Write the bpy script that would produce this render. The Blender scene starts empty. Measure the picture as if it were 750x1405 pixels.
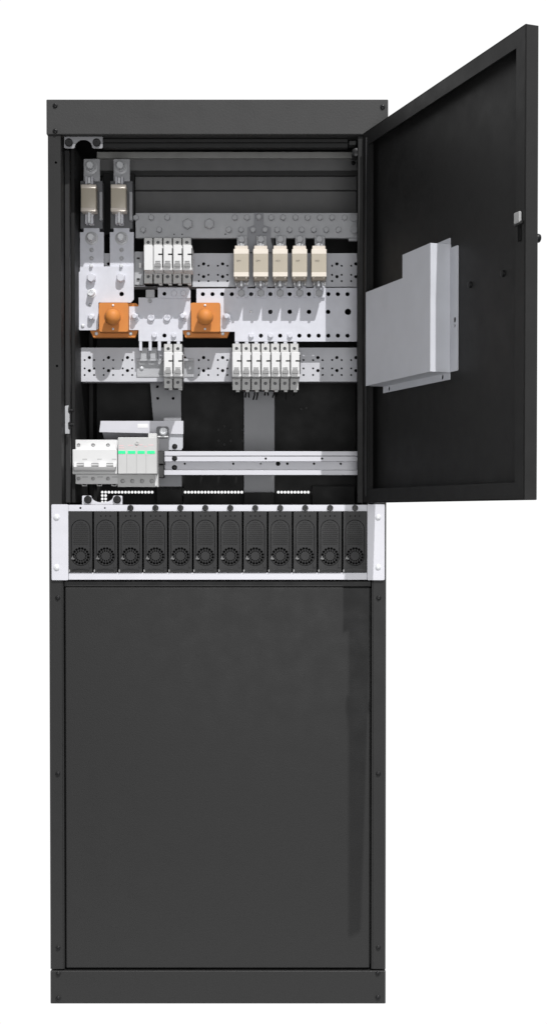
import bpy, bmesh, math
from mathutils import Vector, Matrix
from mathutils.geometry import tessellate_polygon

# ------------------------------------------------------------------ units
# shapes are laid out in "u": 1 u = 1.28 mm; X right, Y away from the viewer
# (0 = front plane of the cabinet), Z up (0 = foot of the cabinet)
K = 0.00128
D = 1752.0                      # camera distance (u)
TH = math.radians(1.07)         # slight downward tilt
CT, ST = math.cos(TH), math.sin(TH)
F = D * CT
ROW0 = 704 + F * math.tan(TH)
def _h(py, y):
    v = ROW0 - py
    return (y + D) * (v * CT - F * ST) / (F * CT + v * ST)
ZC = -_h(1377, 0)               # camera height above the foot
def Zp(py, y): return ZC + _h(py, y)
def Xp(px, y, py=704):
    h = _h(py, y)
    return (px - 375) * ((y + D) * CT - h * ST) / F
def P(px, py, y): return (Xp(px, y, py), Zp(py, y))
def S(n, y): return n * (y + D) / D          # a length seen as n at depth y

scene = bpy.context.scene
C = scene.collection

# ------------------------------------------------------------------ materials
def mat(name, col, rough=0.5, metal=0.0, spec=0.5, bump=0.0, bscale=300.0, var=0.06, vscale=30.0,
        emit=None, coat=0.0, stretch=None):
    m = bpy.data.materials.new(name); m.use_nodes = True
    nt = m.node_tree; n = nt.nodes; L = nt.links
    b = n['Principled BSDF']
    b.inputs['Roughness'].default_value = rough
    b.inputs['Metallic'].default_value = metal
    b.inputs['Specular IOR Level'].default_value = spec
    b.inputs['Coat Weight'].default_value = coat
    tc = n.new('ShaderNodeTexCoord'); src = tc.outputs['Object']
    if stretch:
        mp = n.new('ShaderNodeMapping'); mp.inputs['Scale'].default_value = stretch
        L.new(src, mp.inputs['Vector']); src = mp.outputs['Vector']
    no = n.new('ShaderNodeTexNoise'); no.inputs['Scale'].default_value = vscale
    no.inputs['Detail'].default_value = 5
    L.new(src, no.inputs['Vector'])
    mr = n.new('ShaderNodeMapRange')
    mr.inputs['From Min'].default_value = 0.3; mr.inputs['From Max'].default_value = 0.7
    mr.inputs['To Min'].default_value = 1 - var; mr.inputs['To Max'].default_value = 1 + var
    L.new(no.outputs['Fac'], mr.inputs['Value'])
    vm = n.new('ShaderNodeVectorMath'); vm.operation = 'SCALE'
    vm.inputs[0].default_value = col[:3]
    L.new(mr.outputs['Result'], vm.inputs['Scale'])
    L.new(vm.outputs['Vector'], b.inputs['Base Color'])
    mr2 = n.new('ShaderNodeMapRange')
    mr2.inputs['From Min'].default_value = 0.3; mr2.inputs['From Max'].default_value = 0.7
    mr2.inputs['To Min'].default_value = rough * 0.9; mr2.inputs['To Max'].default_value = min(1, rough * 1.1)
    L.new(no.outputs['Fac'], mr2.inputs['Value']); L.new(mr2.outputs['Result'], b.inputs['Roughness'])
    if bump > 0:
        n2 = n.new('ShaderNodeTexNoise'); n2.inputs['Scale'].default_value = bscale
        n2.inputs['Detail'].default_value = 3
        L.new(tc.outputs['Object'], n2.inputs['Vector'])
        bp = n.new('ShaderNodeBump'); bp.inputs['Strength'].default_value = bump
        bp.inputs['Distance'].default_value = 0.001
        L.new(n2.outputs['Fac'], bp.inputs['Height']); L.new(bp.outputs['Normal'], b.inputs['Normal'])
    if emit:
        b.inputs['Emission Color'].default_value = (*emit[:3], 1)
        b.inputs['Emission Strength'].default_value = emit[3]
    return m

M = dict(
    black=mat('black_powder_coat', (.0142, .0142, .0142), .58, spec=.33, bump=.22, bscale=420, var=.04),
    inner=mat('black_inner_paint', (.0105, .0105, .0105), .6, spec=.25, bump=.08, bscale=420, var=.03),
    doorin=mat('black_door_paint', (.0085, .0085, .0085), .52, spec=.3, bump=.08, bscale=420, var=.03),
    zinc=mat('zinc_plated_steel', (.39, .395, .41), .55, metal=.05, spec=.35, bump=.05, bscale=700, var=.05, vscale=60),
    bar=mat('tin_plated_copper', (.585, .592, .64), .6, metal=.0, spec=.3, bump=.04, bscale=600, var=.04, vscale=60),
    dark_bar=mat('dull_grey_bar', (.36, .365, .385), .55, var=.05),
    bolt=mat('bright_zinc_bolt', (.66, .67, .69), .36, metal=.08, var=.04),
    grey=mat('grey_painted_steel', (.49, .50, .535), .5, bump=.06, bscale=500, var=.03),
    shelf=mat('pale_grey_steel', (.57, .57, .61), .45, bump=.05, bscale=500, var=.03),
    white=mat('white_plastic', (.66, .66, .66), .5, spec=.3, var=.03),
    offw=mat('light_grey_plastic', (.53, .53, .525), .5, spec=.3, var=.03),
    midg=mat('mid_grey_plastic', (.36, .36, .36), .5, var=.05),
    tan=mat('tan_ceramic', (.43, .385, .31), .4, bump=.05, bscale=400, var=.04),
    cap=mat('pale_fuse_cap', (.66, .60, .53), .3, metal=.2, var=.05),
    orange=mat('orange_plastic', (.56, .205, .046), .55, spec=.3, var=.06, bump=.03),
    blackp=mat('black_plastic', (.013, .013, .013), .45, var=.1),
    hole=mat('hollow_shade_black', (.004, .004, .004), .8, spec=.1),  # near-black: painted shade of holes and gaps, also the position marks
    module=mat('charcoal_module_paint', (.0165, .0165, .017), .55, spec=.35, bump=.15, bscale=500, var=.08),
    screw=mat('black_oxide_screw', (.007, .007, .0075), .42, spec=.28, var=.1),
    capl=mat('lit_fuse_band', (.72, .66, .58), .35, var=.03),  # cap colour raised to paint in the highlight on the bands
    linkm=mat('darker_link_plate', (.24, .243, .26), .55, var=.05),
    meshm=mat('dark_grille_mesh', (.010, .010, .010), .6, spec=.3),
    toplid=mat('sheen_powder_coat', (.029, .029, .029), .55, spec=.45, bump=.22, bscale=300, var=.04),  # black coat lightened to paint in the lamp's sheen on the top panel
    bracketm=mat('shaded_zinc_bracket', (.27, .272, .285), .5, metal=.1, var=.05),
    endp=mat('aged_brass_plate', (.24, .205, .165), .4, metal=.3, var=.08),
    latch=mat('grey_lever', (.10, .10, .10), .4, var=.1),  # lighter grey than the module face
    term=mat('shaded_terminal_plastic', (.48, .48, .475), .5, spec=.3, var=.04),  # breaker plastic darkened to hold the shade beside the raised body
    toggle=mat('toggle_grey_plastic', (.27, .27, .27), .5, spec=.3, var=.05),
    railm=mat('galvanised_rail', (.52, .525, .555), .6, spec=.3, bump=.04, bscale=600, var=.05, vscale=40),
    ledge=mat('lit_ledge_paint', (.40, .40, .385), .5, bump=.1, bscale=420, var=.08),  # tray paint lightened as if this face caught more light
    tray=mat('grey_tray_paint', (.15, .15, .151), .55, bump=.15, bscale=420, var=.08),
    nut=mat('shaded_nut', (.46, .465, .48), .45, metal=.05),
    fbase=mat('dark_fuse_base', (.13, .132, .14), .55, var=.08),
    green=mat('green_indicator', (.01, .78, .26), .4, emit=(.0, .8, .27, .25)),
    pink=mat('pink_print', (.80, .50, .52), .5),
    print=mat('grey_print', (.10, .09, .075), .6),
    red=mat('red_wire', (.10, .012, .02), .4),
    silver=mat('dull_silver', (.40, .40, .40), .4, metal=.3),
    label=mat('white_label', (.80, .80, .80), .5),
)

# ------------------------------------------------------------------ mesh builder (all in u, world axes)
class MB:
    def __init__(s): s.bm = bmesh.new()
    def _add(s, verts, faces):
        vs = [s.bm.verts.new(v) for v in verts]
        for f in faces:
            try: s.bm.faces.new([vs[i] for i in f])
            except ValueError: pass
        return s
    def box(s, x0, x1, y0, y1, z0, z1, bev=0.0, seg=1):
        t = bmesh.new()
        bmesh.ops.create_cube(t, size=1)
        for v in t.verts:
            v.co = ((x0+x1)/2 + v.co.x*(x1-x0), (y0+y1)/2 + v.co.y*(y1-y0), (z0+z1)/2 + v.co.z*(z1-z0))
        if bev > 0:
            bmesh.ops.bevel(t, geom=t.edges[:], offset=bev, segments=seg, affect='EDGES', profile=.5)
        return s.merge(t)
    def merge(s, t):
        me = bpy.data.meshes.new('tmp'); t.to_mesh(me); t.free()
        s.bm.from_mesh(me); bpy.data.meshes.remove(me)
        return s
    def plate(s, loops, y0, y1):
        """flat piece in the XZ plane: loops[0] outline, the rest holes; y0 front, y1 back"""
        def area(l): return sum(l[i][0]*l[(i+1) % len(l)][1]-l[(i+1) % len(l)][0]*l[i][1] for i in range(len(l)))
        ls = []
        for i, l in enumerate(loops):
            l = list(l)
            if (area(l) > 0) != (i == 0): l.reverse()
            ls.append(l)
        tris = tessellate_polygon([[Vector((x, z, 0)) for x, z in l] for l in ls])
        flat = [p for l in ls for p in l]; n = len(flat)
        verts = [(x, y0, z) for x, z in flat] + [(x, y1, z) for x, z in flat]
        faces = []
        for t in tris:
            a, b, c = [flat[i] for i in t]
            ccw = (b[0]-a[0])*(c[1]-a[1])-(c[0]-a[0])*(b[1]-a[1]) > 0
            t = tuple(t) if ccw else tuple(reversed(t))
            faces.append(t); faces.append(tuple(i+n for i in reversed(t)))
        o = 0
        for l in ls:
            m = len(l)
            for i in range(m):
                j = (i+1) % m
                faces.append((o+j, o+i, o+i+n, o+j+n))
            o += m
        return s._add(verts, faces)
    def profile(s, x0, x1, yz):
        """a YZ outline run along X"""
        n = len(yz)
        verts = [(x0, y, z) for y, z in yz] + [(x1, y, z) for y, z in yz]
        faces = [tuple(range(n)), tuple(range(2*n-1, n-1, -1))]
        for i in range(n):
            j = (i+1) % n
            faces.append((i, j, j+n, i+n))
        s._add(verts, faces)
        return s
    def lathe(s, x, z, prof, n=20, rot=0.0):
        """revolve (r, y) about a Y axis through x, z"""
        verts = []; faces = []
        for r, y in prof:
            for k in range(n):
                a = 2*math.pi*k/n + rot
                verts.append((x+r*math.cos(a), y, z+r*math.sin(a)))
        for i in range(len(prof)-1):
            for k in range(n):
                j = (k+1) % n
                faces.append((i*n+k, i*n+j, (i+1)*n+j, (i+1)*n+k))
        faces.append(tuple(range(n-1, -1, -1))); faces.append(tuple((len(prof)-1)*n+k for k in range(n)))
        return s._add(verts, faces)
    def tube(s, pts, r, n=8):
        pts = [Vector(p) for p in pts]; rings = []
        for i, p in enumerate(pts):
            d = (pts[min(i+1, len(pts)-1)]-pts[max(i-1, 0)]).normalized()
            a = d.cross(Vector((0, 1, 0)) if abs(d.y) < .9 else Vector((1, 0, 0))).normalized(); b = d.cross(a)
            rings.append([p + r*(math.cos(2*math.pi*k/n)*a + math.sin(2*math.pi*k/n)*b) for k in range(n)])
        verts = [v for ri in rings for v in ri]; faces = []
        for i in range(len(pts)-1):
            for k in range(n):
                j = (k+1) % n
                faces.append((i*n+k, i*n+j, (i+1)*n+j, (i+1)*n+k))
        faces.append(tuple(range(n))); faces.append(tuple((len(pts)-1)*n+k for k in range(n-1, -1, -1)))
        return s._add(verts, faces)
    def sphere(s, x, y, z, r, sy=1.0, u=24, v=14):
        t = bmesh.new(); bmesh.ops.create_uvsphere(t, u_segments=u, v_segments=v, radius=1)
        for w in t.verts: w.co = (x+w.co.x*r, y+w.co.y*r*sy, z+w.co.z*r)
        return s.merge(t)
    def build(s, name, m, parent=None, smooth=True, xf=None):
        bm = s.bm
        if xf is not None: bmesh.ops.transform(bm, matrix=xf, verts=bm.verts)
        bmesh.ops.recalc_face_normals(bm, faces=bm.faces)
        root = parent
        while root is not None and root.parent is not None: root = root.parent
        if root is None:
            xs = [v.co.x for v in bm.verts]; ys = [v.co.y for v in bm.verts]; zs = [v.co.z for v in bm.verts]
            o = Vector(((min(xs)+max(xs))/2, (min(ys)+max(ys))/2, min(zs)))
        else:
            o = Vector(root['_o'])
        for v in bm.verts: v.co = (v.co - o)*K
        me = bpy.data.meshes.new(name); bm.to_mesh(me); bm.free()
        ob = bpy.data.objects.new(name, me); C.objects.link(ob)
        me.materials.append(M[m] if isinstance(m, str) else m)
        if smooth:
            for p in me.polygons: p.use_smooth = True
            me.set_sharp_from_angle(angle=math.radians(32))
        if parent is None: ob.location = o*K
        else: ob.parent = parent
        ob['_o'] = list(o)
        return ob

ROOTS = []
def tag(o, label=None, cat=None, group=None, kind=None):
    if label: o['label'] = label
    if cat: o['category'] = cat
    if group: o['group'] = group
    if kind: o['kind'] = kind
    return o
def thing(name, loc, label, cat, group=None):
    o = bpy.data.objects.new(name, None); C.objects.link(o)
    o.empty_display_size = .02
    o['_o'] = list(loc); o.location = Vector(loc)*K
    return tag(o, label, cat, group)
def dup(root, dx=0, dz=0, label=None, skip=()):
    def cp(o, par):
        c = o.copy(); C.objects.link(c); c.parent = par
        for ch in list(o.children):
            if ch.name.split('.')[0] not in skip: cp(ch, c)
        return c
    r = cp(root, None)
    r.location = root.location + Vector((dx*K, 0, dz*K))
    oo = list(root['_o']); r['_o'] = [oo[0]+dx, oo[1], oo[2]+dz]
    if label: r['label'] = label
    return r

# ------------------------------------------------------------------ shape helpers
def circ(x, z, r, n=16, rot=0.0): return [(x+r*math.cos(2*math.pi*k/n+rot), z+r*math.sin(2*math.pi*k/n+rot)) for k in range(n)]
def rect(x0, x1, z0, z1): return [(x0, z0), (x1, z0), (x1, z1), (x0, z1)]
def rrect(x0, x1, z0, z1, r, n=5):
    out = []
    for cx, cz, a0 in ((x1-r, z1-r, 0), (x0+r, z1-r, 90), (x0+r, z0+r, 180), (x1-r, z0+r, 270)):
        for k in range(n+1):
            a = math.radians(a0+90*k/n); out.append((cx+r*math.cos(a), cz+r*math.sin(a)))
    return out
def R(px0, py0, px1, py1, y):
    """world x0,x1,z0,z1 of a rectangle seen at these rows and columns at depth y"""
    pm = (py0+py1)/2
    return Xp(px0, y, pm), Xp(px1, y, pm), Zp(py1, y), Zp(py0, y)
def PL(pts, y): return [P(a, b, y) for a, b in pts]
def H(px, py, r, y, n=16):
    x, z = P(px, py, y); return circ(x, z, S(r, y), n)
def hexbolt(par, px, py, y, r=6, stud=0, washer=True, m='bolt', name='bolt', h=4.0):
    """hex head seated on a surface at depth y"""
    x, z = P(px, py, y); r = S(r, y); mb = MB()
    y0 = y
    if washer:
        mb.lathe(x, z, [(r*1.32, y), (r*1.32, y-.9), (r*1.22, y-1.2)], 24); y0 = y-1.1
    mb.lathe(x, z, [(r, y0), (r, y0-h*.8), (r*.82, y0-h)], 6, math.radians(30))
    if stud:
        mb.lathe(x, z, [(r*.66, y0-h+.5), (r*.66, y0-h-stud+1), (r*.5, y0-h-stud)], 18)
    else:
        mb.lathe(x, z, [(r*.80, y0-h+.4), (r*.74, y0-h-.5)], 18)
    if stud > 5:
        o = mb.build(name, 'nut', par)
        MB().lathe(x, z, [(r*.70, y0-h-.2), (r*.70, y0-h-stud+1), (r*.55, y0-h-stud-.3)], 20).build('stud', 'bolt', o)
        return o
    return mb.build(name, m, par)
def crossbolt(par, px, py, y, r=5, m='bolt', washer=True, name='screw', h=3.0):
    x, z = P(px, py, y); r = S(r, y); mb = MB(); y0 = y
    if washer:
        mb.lathe(x, z, [(r*1.3, y), (r*1.3, y-.8), (r*1.2, y-1.1)], 22); y0 = y-1
    mb.lathe(x, z, [(r, y0), (r, y0-h*.6), (r*.93, y0-h+.4)], 20)
    a, w = r*.58, r*.15
    cross = [(x-a, z-w), (x-w, z-w), (x-w, z-a), (x+w, z-a), (x+w, z-w), (x+a, z-w), (x+a, z+w), (x+w, z+w), (x+w, z+a), (x-w, z+a), (x-w, z+w), (x-a, z+w)]
    mb.plate([circ(x, z, r*.93, 20), cross], y0-h-.6, y0-h+.5)
    return mb.build(name, m, par)
def ballscrew(par, px, py, y, r=2.5, m='bolt', name='screw', sy=.7):
    x, z = P(px, py, y); r = S(r, y)
    return MB().sphere(x, y-r*.1, z, r, sy, 14, 8).build(name, m, par)
def domescrew(par, px, py, y, r=3.0, m='screw'):
    x, z = P(px, py, y); r = S(r, y)
    mb = MB().lathe(x, z, [(r*1.15, y), (r*1.15, y-.5), (r, y-.8), (r*.85, y-1.7), (r*.5, y-2.2), (r*.42, y-2.2), (r*.36, y-1.3)], 18)
    return mb.build('screw', m, par)

# ================================================================== setting
bd = MB()
prof = [(-450, -1.2), (700, -1.2)]
for k in range(1, 9):
    a = math.radians(90*k/8); prof.append((700+300*math.sin(a), -1.2+300*(1-math.cos(a))))
prof.append((1000, 2600))
verts = []; faces = []
for y, z in prof: verts += [(-3200, y, z), (3000, y, z)]
for i in range(len(prof)-1): faces.append((2*i, 2*i+1, 2*i+3, 2*i+2))
bd._add(verts, faces)
mw = bpy.data.materials.new('white_glowing_backdrop'); mw.use_nodes = True
nt = mw.node_tree; nt.nodes.clear()
out = nt.nodes.new('ShaderNodeOutputMaterial'); em = nt.nodes.new('ShaderNodeEmission')
em.inputs['Color'].default_value = (1, 1, 1, 1); em.inputs['Strength'].default_value = 1.03  # backdrop gives off its own white, so no shadow shows on it
nt.links.new(em.outputs[0], out.inputs[0])
tag(bd.build('backdrop', mw), kind='structure')

# ================================================================== cabinet
XL, XR = -309.0, 156.0
ZT = Zp(137, 0)
ZO = Zp(185, 0)              # underside of the lintel
DEPTH = 320.0
cab = thing('equipment_cabinet', ((XL+XR)/2, DEPTH/2, 0), 'tall black steel power cabinet with its upper door swung open to the right', 'cabinet')
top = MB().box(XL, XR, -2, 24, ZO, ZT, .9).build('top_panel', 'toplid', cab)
for px, py in ((76, 145), (76, 180), (524.5, 147)): domescrew(top, px, py, -2, 3)
roof = MB().box(XL+2, XR-2, 24.2, DEPTH, ZT-4, ZT-.3, .5).build('roof_panel', 'black', cab)
xin = Xp(85, 0); xin_r = -153-xin
ZB = Zp(1330, 0)
def post(x0, x1, screws, holes):
    hs = [H(a, b, 1.7, 0, 14) for a, b in holes]
    mb = MB().plate([rect(x0, x1, ZB+.6, ZO-.6)]+hs, 0, 2.2)
    if x0 < -200:
        mb.box(x1-2, x1, 2.3, 26, ZB+.6, ZO-.6, 0); mb.box(x0, x0+2, 2.3, 40, ZB+.6, ZO-.6, 0)
    else:
        mb.box(x0, x0+2, 2.3, 26, ZB+.6, ZO-.6, 0); mb.box(x1-2, x1, 2.3, 40, ZB+.6, ZO-.6, 0)
    o = mb.build('corner_post', 'black', cab)
    for a, b in screws: domescrew(o, a, b, 0, 3)
    return o
post(XL+1.6, xin, [(79.5, 820.5), (79.5, 1062), (80, 1301)], [(77, 223), (78.5, 502)])
post(xin_r, XR-1.6, [(519, 820.5), (518.5, 1062), (518.5, 1300.5)], [])
base = MB().box(XL+1.4, XR-1.4, -.6, 26, 0, Zp(1332, 0), .9).build('base_panel', 'black', cab)
for px, py in ((80, 1336.5), (80, 1370), (518, 1335.5), (518, 1369)): domescrew(base, px, py, -1, 3)
for a_, b_ in ((xin+.1, Xp(88, 0, 1060)), (Xp(509.3, 0, 1060), xin_r-.1)): MB().box(a_, b_, .3, 12, ZB+.6, Zp(797.5, 0), .3).build('seam_trim', 'black', cab)
# lower blanking panel
zp1, zp0 = Zp(806, 1), Zp(1328.5, 1)
xp0, xp1 = Xp(90, 1, 1060), Xp(507, 1, 1060)
MB().box(xp0, xp1, 1.5, 14, zp0, zp1, 1.2).build('front_panel', 'black', cab)
MB().box(xp0-1.2, xp1+1.2, 3, 15, zp1+1.0, Zp(797.5, 3), .5).build('panel_trim', 'black', cab)
MB().box(115.2, 137, 1.8, 8, Zp(690, 0), ZO-1, .4).build('hinge_strip', 'inner', cab)
# side walls, floor
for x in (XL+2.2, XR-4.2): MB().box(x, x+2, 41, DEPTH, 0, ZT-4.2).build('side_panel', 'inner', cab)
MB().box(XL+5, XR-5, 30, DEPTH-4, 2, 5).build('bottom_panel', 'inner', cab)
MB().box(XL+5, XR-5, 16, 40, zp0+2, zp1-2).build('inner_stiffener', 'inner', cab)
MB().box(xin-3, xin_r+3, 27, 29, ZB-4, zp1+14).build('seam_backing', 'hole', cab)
# back panel with the row of vent holes
YB = 300.0
vent = []
for i in range(34):
    px = 140.5+8.6*i*0.64
    if 214 < px < 246 or 333 < px < 378 or px > 425: continue
    vent.append(H(px, 675.3, 2.05, YB, 10))
for i in range(60):
    px = 140.5+5.0*i
    pass
vent = []
px = 140.5
while px < 426:
    if not (210.5 < px < 251 or 334 < px < 377.5): vent.append(H(px, 675.3, 1.95, YB, 10))
    px += 4.55
for r_ in range(1, 4):
    for c_ in (0, 1): vent.append(H(140.5+4.55*c_, 675.3+4.6*r_, 1.95, YB, 10))
bx0, bx1, bz0, bz1 = XL+5, XR-5, 6, ZT-5
zs1, zs0 = Zp(668, YB), Zp(696, YB)
mb = MB().plate([rect(bx0, bx1, zs0, zs1)]+vent, YB, YB+2)
mb.box(bx0, bx1, YB, YB+2, bz0, zs0); mb.box(bx0, bx1, YB, YB+2, zs1, bz1)
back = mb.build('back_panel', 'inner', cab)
# small paler discs that stand in for faint reflections on the back panel
for (px, py) in ((300, 590), (308, 585), (316.5, 590), (333, 590), (300, 605), (316.5, 605), (308, 610), (333, 605), (413, 561), (420, 560)):
    x, z = P(px, py, YB); MB().lathe(x, z, [(2.2, YB), (1.8, YB-.8)], 12).build('reflection_dot', 'module', back)
# upper back: ribs, trays
def strip(name, px0, py0, px1, py1, y, t, m, par=cab, bev=.5):
    x0, x1, z0, z1 = R(px0, py0, px1, py1, y)
    return MB().box(x0, x1, y, y+t, z0, z1, bev).build(name, m, par)
y = 215
x0, x1 = Xp(128, y, 220), Xp(492, y, 220)
mb = MB().profile(x0, x1, [(y, Zp(234, y)), (y, Zp(217.3, y)), (y+30, Zp(217.3, y)), (y+30, Zp(234, y))])
o = mb.build('cross_member', 'tray', cab); strip('cross_member', 133, 208.3, 489, 217, 207, 20, 'ledge'); domescrew(o, 484.5, 223.5, y, 2.6)
strip('cable_tray', 140, 242, 489, 260.5, 270, 20, 'tray')
strip('cable_tray', 140, 262.5, 489, 293, 276, 20, 'tray')
# saw-tooth edge along the upper tray
mb = MB(); yy = 262
x0, x1 = Xp(186, yy, 240), Xp(486, yy, 240); zt = Zp(236, yy); zb = Zp(240.5, yy); n = 75
loop = [(x0, zt), (x0, zb)]
for i in range(n):
    w = (x1-x0)/n
    loop += [(x0+w*(i+.3), zb), (x0+w*(i+.4), zb-2.2), (x0+w*(i+.7), zb-2.2), (x0+w*(i+.8), zb)]
loop += [(x1, zb), (x1, zt)]
mb.plate([loop], yy, yy+1.5).build('edge_strip', 'blackp', cab)
# front header rails
strip('header_rail', 141, 190.5, 477, 195.2, 14, 10, 'black'); strip('header_rail', 141, 196.2, 477, 202.5, 16, 10, 'black')
strip('hinge_bracket', 478.5, 193, 488, 199, 12, 14, 'blackp'); 
x, z = P(488, 210, 10); MB().lathe(x, z, [(5.5, 14), (5.5, 5), (3, 4)], 16).build('hinge_pin', 'screw', cab)
strip('hinge_bracket', 483, 204, 490, 216, 20, 14, 'module')
# left inner uprights
strip('inner_upright', 89.5, 206, 96, 690, 34, 10, 'module')
strip('inner_upright', 98, 200, 103, 690, 60, 120, 'inner')
strip('inner_upright', 122, 236, 128, 692, 250, 40, 'inner')
strip('inner_upright', 489.5, 236, 497, 690, 250, 40, 'inner')
strip('inner_upright', 493, 190, 500, 690, 40, 60, 'inner')
strip('rear_tray', 142, 238, 185, 322, 230, 12, 'module')
strip('terminal_cover', 428, 667, 486, 693, 250, 40, 'inner')
strip('rear_baffle', 215, 667, 250, 693, 240, 30, 'inner'); strip('rear_baffle', 335, 675.5, 376, 693, 240, 30, 'inner')
# handle brackets with black thumb knobs
def handle_bracket(px0, px1, py0, py1, arch_up, y, knobs, m):
    xa, xb, z0, z1 = R(px0, py0, px1, py1, y); cx = (xa+xb)/2; r = (xb-xa)*.22
    loop = []
    if arch_up:       # arch bites into the lower edge
        loop = [(xa, z1), (xa, z0+1.5), (xa+1.5, z0), (cx-r-2.5, z0)]
        for k in range(13):
            a = math.pi-math.pi*k/12; loop.append((cx+r*math.cos(a)*1.05, z0+1.2+r*math.sin(a)*.92))
        loop += [(cx+r+2.5, z0), (xb-1.5, z0), (xb, z0+1.5), (xb, z1)]
    else:
        loop = [(xa, z0), (xb, z0), (xb, z1-1), (xb-1, z1), (cx+r+4, z1)]
        for k in range(13):
            a = math.pi*k/12; loop.append((cx+(r+3)*math.cos(a), z1-1-r*.7*math.sin(a)))
        loop += [(cx-r-4, z1), (xa+1, z1), (xa, z1-1)]
    o = MB().plate([loop], y, y+2).build('handle_bracket', m, cab)
    for px, py in knobs:
        x, z = P(px, py, y)
        MB().lathe(x, z, [(5.4, y), (5.4, y-2.4), (4.7, y-3.2), (1.2, y-3.3), (.8, y-2.9)], 24).build('knob', 'screw', o)
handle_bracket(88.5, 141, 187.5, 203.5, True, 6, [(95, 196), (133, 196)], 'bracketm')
handle_bracket(113, 168, 680, 693, False, 8, [(121, 685.5), (161, 685.5)], 'shelf')
# strike plate on the left upright
xa, xb, z0, z1 = R(89.5, 556, 95.5, 595, 24)
lp = [(xa, z0), (xb, z0), (xb, z0+5), (xb-2, z0+7), (xb-2, z0+15), (xb, z0+17), (xb, z1-12), (xb-2, z1-10), (xb-2, z1-5), (xb-1, z1), (xa, z1-1)]
o = MB().plate([lp], 24, 27).build('strike_plate', 'zinc', cab)
for py in (563, 582.5):
    x, z = P(96.5, py, 26); MB().tube([(x-2, 28, z), (x+4.5, 28, z)], 2.3, 10).build('pin', 'screw', o)

# ------------------------------------------------------------------ door (part of the cabinet)
HX, HY = 122.0, -1.0
DV = Vector((.34638, -.93809, 0)); DN = Vector((-.93809, -.34638, 0))     # along the door; inward normal
dm = Matrix(((DV.x, -DN.x, 0, HX), (DV.y, -DN.y, 0, HY), (0, 0, 1, 0), (0, 0, 0, 1)))   # local x along door, y outward, z up
W = 416.6; T = 15.5; LP = 19.0
zt, zb = ZC+517.5, ZC+14.0
def ztop(py_at_free):  return ZC + (704-py_at_free)/1.288
mb = MB()
mb.box(0, W, T-2, T, zb, zt, .5)                                   # skin
mb.box(0, W, 0, T-2.1, zt-2, zt, .4); mb.box(0, W, 0, T-2.1, zb, zb+2, .4)
mb.box(0, 2, 0, T-2.1, zb+2.1, zt-2.1, .3); mb.box(W-2, W, 0, T-2.1, zb+2.1, zt-2.1, .4)
# lips: one frame
fr = MB()
fr.plate([rect(0.0, W, zb, zt), rect(LP-3, W-LP, zb+LP, zt-LP)], 0.0, 1.8)
fr.box(LP-3, LP-1, 1.8, 7, zb+LP, zt-LP, 0); fr.box(W-LP-1.6, W-LP, 1.8, 6, zb+LP, zt-LP, 0)
me = bpy.data.meshes.new('t'); fr.bm.to_mesh(me); fr.bm.free(); mb.bm.from_mesh(me)
door = mb.build('door', 'doorin', cab, xf=dm)
ed = MB().box(W+.1, W+1.1, .4, T-.4, zb+.4, zt-.4, .3).build('edge_trim', 'black', door, xf=dm)
MB().box(11.5, 13.6, -2.2, -.05, zb+9, zt-9, .3).build('door_lip', 'module', door, xf=dm)
# latch tongue, slot, knob and two rubber stops on the door
def hz(py, mag): return ZC+(704-py)/mag
MB().box(W-17.5, W-6, -3.5, -.3, hz(309, 1.275), hz(294, 1.275), .8).build('latch_tongue', 'silver', door, xf=dm)
MB().box(W-20, W-4, -2.5, -.2, hz(311.5, 1.275), hz(307, 1.275), .6).build('latch_guide', 'blackp', door, xf=dm)
MB().box(W-12.5, W-7.5, -1.6, -.2, hz(334, 1.275), hz(312, 1.275), .5).build('latch_slot', 'hole', door, xf=dm)  # near-black bar painted in place of the dark slot
kz = hz(328, 1.27)
kb = MB(); kb.lathe(W-14, kz, [(6.5, T), (6.5, T+1.5), (2.6, T+2), (2.6, T+5.5), (4.2, T+6), (5, T+8), (4.6, T+10.5), (3, T+11.5)], 20)
kb.build('door_knob', 'screw', door, xf=dm)
MB().box(W-26, W-5, T+.05, T+1.4, kz-9, kz+19, .5).build('handle_plate', 'screw', door, xf=dm)
for s_, py in ((275, 392), (349.6, 376.5)):
    y_ = HY+s_*DV.y+T*.36; mag = D/(D+y_)
    kb = MB(); kb.lathe(s_, hz(py, mag), [(4, T-2), (3.6, T-4.5), (2.5, T-5)], 16); kb.build('rubber_stop', 'screw', door, xf=dm)

# ------------------------------------------------------------------ document pocket on the door
pk_o = dm @ Vector((135, T-2, ZC+160))
pk = thing('document_box', pk_o, 'grey sheet metal box with a stepped L-shaped front, screwed inside the open door', 'metal box')
y0, y1 = T-2.2-30-13, T-2.4    # front face and skin
y0 = T-30
sh = [(41.5, ZC+169.6), (227.8, ZC+169.6), (227.8, ZC+323), (152, ZC+323), (152, ZC+294), (41.5, ZC+294)]
MB().plate([sh], y0, y1).build('box_body', 'grey', pk, xf=dm)
yb_ = T-3.6
fl = MB().plate([rect(39.5, 226.5, ZC+161, ZC+169.5), circ(57, ZC+165.6, 3.3, 14), circ(208, ZC+165.8, 3.3, 14)], yb_, T-2.3)
fo_ = fl.build('mounting_flange', 'grey', pk, xf=dm)
for a_ in (57, 208): MB().box(a_-4, a_+4, T-2.25, T-2.1, ZC+161.8, ZC+169.4).build('fixing_recess', 'hole', fo_, xf=dm)
MB().plate([rect(165, 226.5, ZC+323.2, ZC+331)], yb_, T-2.3).build('mounting_flange', 'grey', pk, xf=dm)
key = circ(239, ZC+231, 3.6, 12)
fl = MB().plate([rrect(228, 246.6, ZC+169.8, ZC+318.6, 2), key, circ(239, ZC+224, 2.3, 10)], yb_, T-2.3)
fl.build('mounting_flange', 'grey', pk, xf=dm)

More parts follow.
